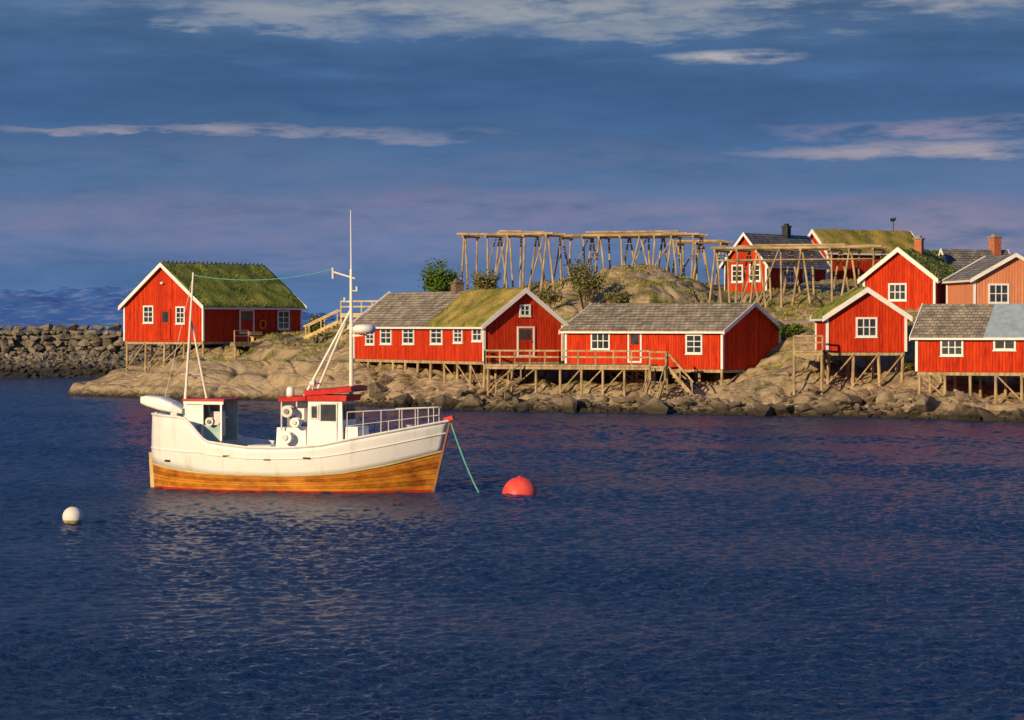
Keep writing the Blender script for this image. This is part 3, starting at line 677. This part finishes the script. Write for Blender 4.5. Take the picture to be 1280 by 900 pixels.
# ---------------------------------------------------------------- boat
BX,BY=K(376)*100,100.0
boat=thing('fishing_boat','white wooden fishing boat with varnished lower hull moored in open water','boat',(BX,BY,0),R(-15))
SX=[-5.7,-5.6,-5.4,-5.1,-4.7,-4.2,-3.9,-3.65,-3.4,-3.15,-2.95,-2.7,-2.2,-1.4,-.5,.5,1.4,2.2,3.0,3.7,4.3,4.8,5.2,5.5,5.68]
def ip(x,a): xs_,ys_=zip(*a); return float(np.interp(x,xs_,ys_))
ZS=[(-5.7,2.76),(-4.2,2.68),(-3.9,2.62),(-3.65,2.42),(-3.15,1.92),(-2.95,1.8),(-1.5,1.62),(0,1.6),(1.4,1.72),(2.5,1.95),(4,2.25),(5.68,2.58)]
BS=[(-5.7,.08),(-5.6,.45),(-5.4,.8),(-5.1,1.1),(-4.5,1.45),(-3.5,1.75),(-1.5,1.95),(1,1.95),(2.5,1.72),(3.7,1.25),(4.6,.78),(5.2,.4),(5.68,.04)]
BW=[(-5.7,.04),(-5.4,.3),(-5,.65),(-4,1.25),(-2,1.75),(1,1.75),(2.5,1.4),(4,.7),(5,.22),(5.68,.03)]
WD=[(-5.7,.92),(-4.4,.72),(-3,.62),(0,.58),(2,.68),(3.8,1.0),(5.68,1.46)]
def hullpt(s,z,sg,off=0):
    zs=ip(s,ZS); bs=ip(s,BS)+off; bw=ip(s,BW)+off
    if z>=0: y=bw+(bs-bw)*math.sin(math.pi/2*min(1,z/zs))
    else: y=bw*max(0.03,1-(z/-.8)**2)
    rk=.62*max(0,(s-2.5)/3.2)**1.5; rs=-.16*max(0,(-4.2-s)/1.5)
    return (s+rk*(z/zs-1)+rs*(1-abs(z/zs-.45)),sg*y,z)
def loft(levels,sg,mb,mi=0,off=0,uv=None):
    n=len(SX); vs=[hullpt(s,lv(s),sg,off) for lv in levels for s in SX]; k=len(levels)
    fs=[(j*n+i,j*n+i+1,(j+1)*n+i+1,(j+1)*n+i) for j in range(k-1) for i in range(n-1)]
    if sg>0: fs=[f[::-1] for f in fs]
    mb.add(vs,fs,mi)
zs_=lambda s: ip(s,ZS); wd=lambda s: ip(s,WD)
mb=MB(); nlev=8
lv=[(lambda s,t=t:-.75+.80*t) for t in (0,.35,.7,1)]
for sg in(-1,1): loft(lv,sg,mb)
mb.build('bottom_paint',M['redpaint'],boat,smooth=True)
mb=MB(); lv=[(lambda s,t=t:.05+(wd(s)-.05)*t) for t in np.linspace(0,1,nlev)]
for sg in(-1,1): loft(lv,sg,mb)
pk=mb.build('planking',M['planks'],boat,smooth=True)
uvl=pk.data.uv_layers.new(name='UVMap'); nS=len(SX)
for lp in pk.data.loops:
    vi=lp.vertex_index%(nS*nlev); uvl.data[lp.index].uv=((vi%nS)/nS,(vi//nS)/(nlev-1)*.995)
mb=MB(); lv=[(lambda s,t=t:wd(s)+(zs_(s)-wd(s))*t) for t in np.linspace(0,1,7)]
for sg in(-1,1): loft(lv,sg,mb,off=.015)
ts=mb.build('topsides',M['hullwhite'],boat,smooth=True)
so=ts.modifiers.new('s','SOLIDIFY'); so.thickness=.07; so.offset=-1
for frac,rad,mname,nm in ((1,.05,'hullwhite','gunwale'),(.60,.028,'hullwhite','rubbing_strake'),(.0,.03,'wood_y','rubbing_strake')):
    for sg in(-1,1):
        mb=MB(); pts=[hullpt(s,wd(s)+((zs_(s) if frac==1 else min(zs_(s),1.9 if s<-2 else 9))-wd(s))*frac,sg,.02) for s in SX]; mb.tube(pts,rad,6); mb.build(nm,M[mname],boat)
mb=MB(); vs=[];dz=lambda s: max(zs_(s)-.55,1.15) if s>-3 else 1.35
for s in SX[2:-2]:
    for sg in(-1,1): p=hullpt(s,dz(s),sg,-.06); vs.append(p)
mb.add(vs,[(2*i,2*i+1,2*i+3,2*i+2) for i in range(len(SX)-5)]); mb.build('boat_deck',M['deckgrey'],boat)
mb=MB(); pts=[hullpt(5.68,z,1) for z in(-.6,0,.6,1.2,1.8,2.62)]; pts=[(p[0]+.02,0,p[2]) for p in pts]
for a,b in zip(pts,pts[1:]): mb.beam(a,b,.10,.10)
mb.build('stem',M['planks'],boat)
MB().beam((5.5,0,2.6),(5.84,0,2.7),.22,.16).build('stem_head',M['redpaint'],boat)
mb=MB(); pts=[hullpt(-5.7,z,1) for z in(-.6,0,.7,1.3)]; pts=[(p[0]-.05,0,p[2]) for p in pts]
for a,b in zip(pts,pts[1:]): mb.beam(a,b,.14,.14)
mb.build('stern_post',M['wood_y'],boat)
for sx_ in(-2.2,-.6,.9):
    p=hullpt(sx_,zs_(sx_)-.42,-1,.03); MB().box(p,(.26,.03,.06)).build('scupper',M['black'],boat)
p=hullpt(-4.75,1.05,-1,.03); MB().box(p,(.3,.04,.07),rz=R(-30)).build('exhaust_outlet',M['black'],boat)
def shell(name,m,x0,x1,y,z0,z1,parent=boat,topin=.06,xin=0.05):
    mb=MB(); vs=[]
    for z,t in((z0,0),(z1,1)):
        for x,yy in((x0+xin*t,-y+topin*t),(x1-xin*t,-y+topin*t),(x1-xin*t,y-topin*t),(x0+xin*t,y-topin*t)): vs.append((x,yy,z))
    mb.add(vs,[(3,2,1,0),(4,5,6,7)]+[(i,(i+1)%4,(i+1)%4+4,i+4) for i in range(4)]); return mb.build(name,M[m],parent)
wh_=shell('wheelhouse','cabwhite',.50,1.9,.82,1.1,3.28)
shell('wheelhouse_top','redpaint',.48,2.02,.84,3.283,3.50,xin=-.04,topin=-.02)
shell('front_casing','cabwhite',1.9,2.45,.7,1.2,2.35)
shell('engine_casing','cabwhite',-.75,.45,.7,1.1,2.3)
def wwin(x,z,w,h,y=-.99):
    f=MB(); f.box((x,y,z),(w+.12,.04,h+.12)); o=f.build('window',M['galv'],boat); g_=MB(); g_.box((x,y-.022,z),(w,.02,h)); g_.build('pane',M['glass'],o)
wwin(1.34,2.86,.58,.60,-.79)
wwin(.80,2.88,.2,.42,-.79)
for yy in(-.45,.0,.45): 
    f=MB(); f.box((1.88,yy,2.88),(.04,.38,.56)); f.build('window',M['glass'],boat)
f=MB(); f.box((.51,.3,2.2),(.05,.6,1.7)); f.build('door',M['deckgrey'],boat)
f=MB(); f.box((1.36,-.825,1.95),(.62,.02,1.1)); f.build('side_door',M['cabwhite'],boat)
# stepped red roof trim: low aft canopy, higher cabin top
mb=MB(); vs=[]; n=8
for x,dzz in((-.55,-.08),(.0,-.06),(.5,-.02)):
    for i in range(n+1):
        yy=-.90+1.8*i/n; vs.append((x,yy,3.40+dzz+.06*(1-(yy/.90)**2)))
k=n+1; mb.add(vs,[(j*k+i,(j+1)*k+i,(j+1)*k+i+1,j*k+i+1) for j in range(2) for i in range(n)])
ro=mb.build('canopy_roof',M['redpaint'],boat,smooth=False); so=ro.modifiers.new('s','SOLIDIFY'); so.thickness=.14; so.offset=0
mb=MB(); vs=[]
for x,dzz in((.45,.0),(1.2,.05),(2.25,.16)):
    for i in range(n+1):
        yy=-.93+1.86*i/n; vs.append((x,yy,3.56+dzz+.06*(1-(yy/.93)**2)))
mb.add(vs,[(j*k+i,(j+1)*k+i,(j+1)*k+i+1,j*k+i+1) for j in range(2) for i in range(n)])
ro=mb.build('wheelhouse_roof',M['redpaint'],boat,smooth=False); so=ro.modifiers.new('s','SOLIDIFY'); so.thickness=.17; so.offset=0
MB().lathe([(0,0),(.13,0),(.15,.08),(.15,.28),(.1,.36),(0,.38)],(-.3,-.3,3.42),12).build('raft_canister',M['cabwhite'],boat,smooth=True)
for yy in(-.83,.83):
    MB().cyl((-.45,yy,2.2),(-.45,yy,3.32),.035,.035,8).build('roof_post',M['galv'],boat)
RX=Matrix.Rotation(R(90),3,'X')
def drum(name,x,y,z,r,w,m,m2='deckgrey'):
    mb=MB(); mb.lathe([(0,0),(r,0),(r,w*.15),(r*.7,w*.25),(r*.7,w*.75),(r,w*.85),(r,w),(0,w)],(x,y,z),18,rot=RX); o=mb.build(name,M[m],boat,smooth=False)
    mb=MB(); mb.lathe([(0,0),(r*.45,0),(r*.45,.05),(0,.05)],(x,y-w,z),14,rot=RX); mb.build('hub',M[m2],o)
drum('winch_drum',-.2,-.65,2.9,.22,.35,'galv'); drum('winch_drum',.12,-.75,2.5,.18,.3,'cabwhite','galv'); drum('winch_drum',-.25,-.72,1.95,.24,.3,'cabwhite','galv')
MB().box((-.2,-.45,2.6),(.3,.3,.9)).build('winch_stand',M['deckgrey'],boat)
MB().box((.05,-.3,2.75),(.5,.4,.5)).build('control_box',M['cabwhite'],boat)
MB().lathe([(0,-.1),(.1,-.1),(.13,.1),(0,.1)],(.7,-.7,3.92),12,rot=Matrix.Rotation(R(90),3,'Y')).build('searchlight',M['galv'],boat)
MB().cyl((.7,-.7,3.6),(.7,-.7,3.84),.025).build('lamp_post',M['galv'],boat)
MZ=8.1
ms=MB(); ms.cyl((1.95,0,3.4),(1.95,0,MZ),.085,.055,10); ms.build('mast',M['mast'],boat)
MB().cyl((1.95,0,MZ),(1.93,0,10.25),.028,.014,6).build('whip_antenna',M['cabwhite'],boat)
MB().cyl((1.25,0,8.0),(2.1,0,7.75),.035,.03,6).build('crosstree',M['mast'],boat)
MB().cyl((1.25,0,7.75),(1.25,0,8.15),.05,.05,8).build('navigation_light',M['galv'],boat)
for yy in(-.6,.6): MB().cyl((.35,yy,3.45),(1.93,0,6.6),.05,.045,8).build('mast_strut',M['mast'],boat)
MB().cyl((.55,-.5,3.9),(.55,.5,3.9),.03).build('strut_bar',M['mast'],boat)
MB().beam((1.95,0,5.65),(2.55,0,5.7),.07,.07).build('radar_bracket',M['mast'],boat)
MB().lathe([(0,0),(.33,.0),(.42,.08),(.42,.2),(.34,.3),(.0,.33)],(2.45,0,5.75),20).build('radar_dome',M['cabwhite'],boat,smooth=True)
for k,(dx,zz) in enumerate(((-.25,6.9),(.22,7.3))):
    MB().cyl((1.95,0,zz),(1.95+dx,0,zz),.02).build('lamp_arm',M['mast'],boat); MB().cyl((1.95+dx,0,zz-.02),(1.95+dx,0,zz+.16),.05).build('navigation_light',M['galv'],boat)
MB().cyl((-4.5,-.3,2.1),(-4.22,0,8.0),.06,.035,8).build('aft_mast',M['mast'],boat)
MB().cyl((-3.6,.4,2.1),(-4.3,0,6.2),.05,.035,8).build('aft_mast_strut',M['mast'],boat)
MB().cyl((-4.9,.5,2.1),(-4.35,0,5.4),.04,.035,8).build('aft_mast_strut',M['mast'],boat)
MB().cyl((-4.55,-.3,4.2),(-3.9,.4,4.2),.03).build('aft_crossbar',M['mast'],boat)
# open-sided aft shelter with pale green panels
MB().box((-3.5,.75,2.5),(1.5,.06,1.5)).build('shelter_panel',M['teal'],boat)
MB().box((-4.22,0,2.5),(.06,1.44,1.5)).build('shelter_panel',M['teal'],boat)
MB().box((-3.3,-.79,2.0),(1.0,.04,.75)).build('shelter_panel',M['teal'],boat)
MB().box((-3.5,0,3.29),(1.65,1.75,.07)).build('shelter_roof',M['redpaint'],boat)
MB().box((-3.5,-.80,3.19),(1.55,.04,.13)).build('shelter_valance',M['cabwhite'],boat)
for x in(-4.2,-3.55,-2.82):
    MB().box((x,-.78,2.5),(.07,.07,1.4)).build('shelter_post',M['cabwhite'],boat)
MB().box((-3.87,-.79,2.4),(.58,.04,1.4)).build('shelter_door',M['cabwhite'],boat)
drum('line_hauler',-3.2,-.85,2.5,.16,.18,'galv'); MB().box((-3.2,-.1,2.4),(.4,.4,.9)).build('hauler_box',M['galv'],boat)
mb=MB(); st=[(-6.15,.26,3.12,3.4),(-5.9,.38,3.02,3.44),(-5.3,.46,2.85,3.38),(-4.85,.46,2.78,3.2),(-4.45,.38,2.74,2.95)]; nn_=16; vs=[]
for x,hy,z0,z1 in st:
    for i in range(nn_):
        a=math.tau*i/nn_; ca,sa=math.cos(a),math.sin(a); vs.append((x,-.2+hy*math.copysign(abs(ca)**.45,ca),(z0+z1)/2+(z1-z0)/2*math.copysign(abs(sa)**.45,sa)))
mb.add(vs,[(j*nn_+i,j*nn_+(i+1)%nn_,(j+1)*nn_+(i+1)%nn_,(j+1)*nn_+i) for j in range(4) for i in range(nn_)]+[tuple(range(nn_)),tuple(range(5*nn_-1,4*nn_-1,-1))])
mb.build('setting_chute',M['cabwhite'],boat,smooth=False)
MB().box((-4.75,-.45,2.68),(.25,.4,.25)).build('chute_stand',M['galv'],boat)
for sg in(-1,1):
    ss_=[2.35,2.9,3.5,4.1,4.7,5.2]; tops=[]
    for i,s in enumerate(ss_):
        p=Vector(hullpt(s,zs_(s),sg,-.05)); t=Vector((p.x,p.y*.98,2.92+ (s-2.35)*.05)); tops.append((p,t)); MB().cyl(p,t,.018).build('stanchion',M['galv'],boat)
    for k in(1,.5):
        mb=MB(); mb.tube([p+(t-p)*k for p,t in tops],.02 if k==1 else .013); mb.build('guard_rail',M['galv'],boat)
mb=MB(); mb.tube([(5.18,-.36,3.05),(5.38,0,3.07),(5.18,.36,3.05)],.02); mb.build('guard_rail',M['galv'],boat)
MB().lathe([(0,0),(.16,0),(.1,.1),(.1,.3),(.16,.38),(0,.38)],(4.2,0,dz(4.2)+.3),12).build('bollard',M['galv'],boat)
MB().box((-1.5,.2,1.35),(.9,1.1,.55)).build('fish_hatch',M['galv'],boat)
cl_=MB(); cl_.tube([(-2.3+.22*math.cos(a),-.8+.22*math.sin(a),1.3+.05*a/3) for a in np.linspace(0,18,60)],.03,5); cl_.build('coiled_line',M['orange'],boat)
def wire(name,label,cat,a,b,sag,r,m,par=None):
    a=Vector(a);b=Vector(b); pts=[a+(b-a)*t-Vector((0,0,sag*4*t*(1-t))) for t in np.linspace(0,1,14)]
    o=MB().tube(pts,r,5).build(name,M[m],par); 
    if not par: tag(o,label,cat)
    return o
wire('mast_wire','','',(-4.22,0,7.9),(1.27,0,8.1),.28,.014,'rope',boat)
wire('mast_wire','','',(-4.22,0,7.9),(-5.5,0,2.8),.0,.01,'galv',boat)
b0=Vector((BX,BY,0))+Matrix.Rotation(R(-15),3,'Z')@Vector((5.75,0,2.5)); b1=P(601,614,97.5); b1.z=-.1
wire('mooring_rope','teal mooring rope hanging from the bow down into the water','rope',b0,b1,.18,.026,'rope')
# ---------------------------------------------------------------- buoys
M['buoyred']=mat('buoy_red',(.80,.06,.045),(.86,.12,.085),2,.45,.1)
M['buoywhite']=mat('buoy_white',(.74,.71,.62),(.82,.8,.74),3,.5,.1); M['algae']=mat('algae',(.3,.22,.08),(.45,.36,.16),7,.8,.3)
def sph(r,z0,z1,n=14): return [(max(0,r*math.cos(a)),r*math.sin(a)) for a in np.linspace(z0,z1,n)]
rb=thing('mooring_buoy','large coral red round buoy floating right of the boat bow','buoy',(K(650)*97.6,97.6,.0))
MB().lathe(sph(.64,-1.5,1.5,22),(0,0,-.04),32).build('float',M['buoyred'],rb,smooth=True)
MB().lathe([(.0,.0),(.10,.0),(.09,.04),(0,.05)],(0,0,.59),14).build('top_fitting',M['redpaint'],rb)
wb=thing('mooring_buoy','small white round buoy with a brownish waterline floating at the far left','buoy',(K(90.5)*82.5,82.5,.0))
MB().lathe(sph(.31,-.32,1.5,16),(0,0,.22),28).build('float',M['buoywhite'],wb,smooth=True)
MB().lathe(sph(.312,-1.5,-.30,10),(0,0,.22),28).build('waterline_band',M['algae'],wb,smooth=True)
MB().lathe([(0,0),(.05,0),(.05,.05),(.03,.07),(0,.07)],(0,0,.52),10).build('top_fitting',M['black'],wb)

# ---------------------------------------------------------------- light
SE,SA=R(17),R(38)
S=Vector((-math.sin(SA)*math.cos(SE),-math.cos(SA)*math.cos(SE),math.sin(SE)))
ld=bpy.data.lights.new('sun','SUN'); ld.energy=4.8; ld.angle=R(.6); ld.color=(1,.77,.45)
lo=bpy.data.objects.new('sun',ld); C.objects.link(lo); lo.rotation_euler=S.to_track_quat('Z','Y').to_euler(); lo.location=(-30,-30,40)
w=bpy.data.worlds.new('World'); scene.world=w; w.use_nodes=True; nt=w.node_tree; L=nt.links.new
bg=nt.nodes['Background']; bg.inputs['Strength'].default_value=.1
sky=nn(nt,'ShaderNodeTexSky'); sky.sky_type='NISHITA'; sky.sun_disc=False; sky.sun_elevation=SE; sky.sun_rotation=math.atan2(S.x,S.y)
tc=nn(nt,'ShaderNodeTexCoord'); sp=nn(nt,'ShaderNodeSeparateXYZ'); L(tc.outputs['Generated'],sp.inputs[0])
def mth(op,a,b=None,c=None,clamp=False):
    n=nn(nt,'ShaderNodeMath',operation=op); n.use_clamp=clamp
    for i,v in enumerate((a,b,c)):
        if v is None: continue
        if isinstance(v,(int,float)): n.inputs[i].default_value=v
        else: L(v,n.inputs[i])
    return n.outputs[0]
def noi(scale,st,det=6,rough=.55,loc=(0,0,0)):
    mp=nn(nt,'ShaderNodeMapping'); mp.inputs['Scale'].default_value=st; mp.inputs['Location'].default_value=loc; L(tc.outputs['Generated'],mp.inputs[0])
    n=nn(nt,'ShaderNodeTexNoise'); n.inputs['Scale'].default_value=scale; n.inputs['Detail'].default_value=det; n.inputs['Roughness'].default_value=rough; L(mp.outputs[0],n.inputs['Vector']); return n.outputs['Fac']
def mixc(f,a,b,bt='MIX'):
    n=nn(nt,'ShaderNodeMixRGB',blend_type=bt)
    for i,v in enumerate((f,a,b)):
        if isinstance(v,tuple): n.inputs[i].default_value=(*v,1)
        elif isinstance(v,(int,float)): n.inputs[i].default_value=v
        else: L(v,n.inputs[i])
    return n.outputs[0]
X,Yd,Zd=sp.outputs
nA=noi(5,(1,1,6)); nB=noi(13,(1,1,6),8,.6,(3,1,2)); nC=noi(34,(1,1,5),8,.62,(1,5,2))
zd=mth('ADD',Zd,mth('MULTIPLY_ADD',nA,.05,-.025)); zd=mth('ADD',zd,mth('MULTIPLY_ADD',nB,.03,-.015))
cr=nn(nt,'ShaderNodeValToRGB'); L(zd,cr.inputs[0]); e=cr.color_ramp.elements
els=[(0,(.075,.175,.37)),(.022,(.10,.18,.36)),(.04,(.12,.185,.345)),(.058,(.078,.16,.315)),(.08,(.055,.125,.27)),(.105,(.058,.13,.27)),(.125,(.09,.165,.31)),(.16,(.048,.14,.33)),(.3,(.024,.11,.36)),(1,(.022,.10,.34))]
while len(e)<len(els): e.new(.5)
for i,(p,c) in enumerate(els): e[i].position=p; e[i].color=(*c,1)
col=cr.outputs[0]
br=mth('MULTIPLY_ADD',nB,.75,.62); br=mth('MULTIPLY_ADD',nC,.3,mth('ADD',br,-.15)); bc=nn(nt,'ShaderNodeCombineXYZ')
for i in range(3): L(br,bc.inputs[i])
col=mixc(1.0,col,bc.outputs[0],'MULTIPLY')
front=mth('GREATER_THAN',Yd,0.0)
wx=mth('ADD',X,mth('MULTIPLY_ADD',nA,.10,-.05))
def streak(px,py,hwp,tp,c,amt,warp=.010,con=5.0,thr=.42):
    """feathered elliptical wisp, broken up by two scales of noise"""
    global col
    x0=K(px); z0=(408-py)/F
    zz=mth('ADD',Zd,mth('MULTIPLY_ADD',nB,warp*2,-warp)); zz=mth('ADD',zz,mth('MULTIPLY_ADD',nC,warp*1.2,-warp*.6))
    a=mth('DIVIDE',mth('SUBTRACT',zz,z0),tp/F*1.5); a=mth('MULTIPLY',a,a)
    b=mth('DIVIDE',mth('SUBTRACT',wx,x0),hwp/F*1.3); b=mth('MULTIPLY',b,b)
    f=mth('SUBTRACT',1.0,mth('ADD',a,b),clamp=True)
    g=mth('MULTIPLY_ADD',nC,con,-con*thr,clamp=True); f=mth('MULTIPLY',f,g); f=mth('MULTIPLY',f,front)
    f=mth('MULTIPLY',f,amt,clamp=True)
    col=mixc(f,col,c)
streak(250,285,480,42,(.21,.205,.34),.75,.016,2.5,.3); streak(900,262,440,22,(.23,.215,.34),.9,.012,2.5,.3); streak(1210,300,220,30,(.27,.24,.34),1.0,.012,3,.32)
streak(560,205,700,20,(.12,.17,.31),.8,.014,3,.34); streak(500,110,760,26,(.035,.095,.22),.7,.02,3,.36)
streak(170,166,280,5,(.31,.29,.36),1.0,.008,4.5,.38); streak(420,171,190,5,(.25,.26,.36),.9,.008,4.5,.38); streak(1150,187,170,9,(.35,.32,.38),1.1,.007,4.5,.38); streak(1160,163,150,8,(.27,.25,.36),.9,.007,4.5,.38)
streak(925,73,80,7,(.40,.40,.43),1.3,.004,4,.36); streak(290,36,100,8,(.33,.36,.42),1.1,.006); streak(340,18,80,9,(.34,.37,.43),1.1,.006)
streak(420,28,70,14,(.31,.34,.40),1.1,.008)
streak(820,6,640,26,(.215,.265,.34),1.1,.02,3.2,.30); streak(620,12,330,8,(.31,.34,.39),1.0,.010,4,.4); streak(860,38,160,9,(.25,.29,.36),1.0,.008); streak(1130,10,240,11,(.32,.32,.37),1.0,.010,4,.4)
up=nn(nt,'ShaderNodeMixRGB',blend_type='MULTIPLY'); up.inputs[0].default_value=1; L(col,up.inputs[1]); up.inputs[2].default_value=(10,10,10,1)
f=mth('MULTIPLY_ADD',Zd,1.6,-.6,clamp=True); f=mth('MULTIPLY',f,.6)
fin=mixc(f,up.outputs[0],sky.outputs[0]); 
L(fin,bg.inputs['Color'])

cam=bpy.data.cameras.new('camera'); cam.sensor_width=36; cam.lens=36*F/1280; cam.clip_end=60000; cam.clip_start=1
co=bpy.data.objects.new('camera',cam); C.objects.link(co); co.location=(0,0,CH); co.rotation_euler=(R(90)-math.atan(42/F),0,0); scene.camera=co
scene.view_settings.view_transform='Standard'; scene.view_settings.look='None'; scene.view_settings.exposure=0
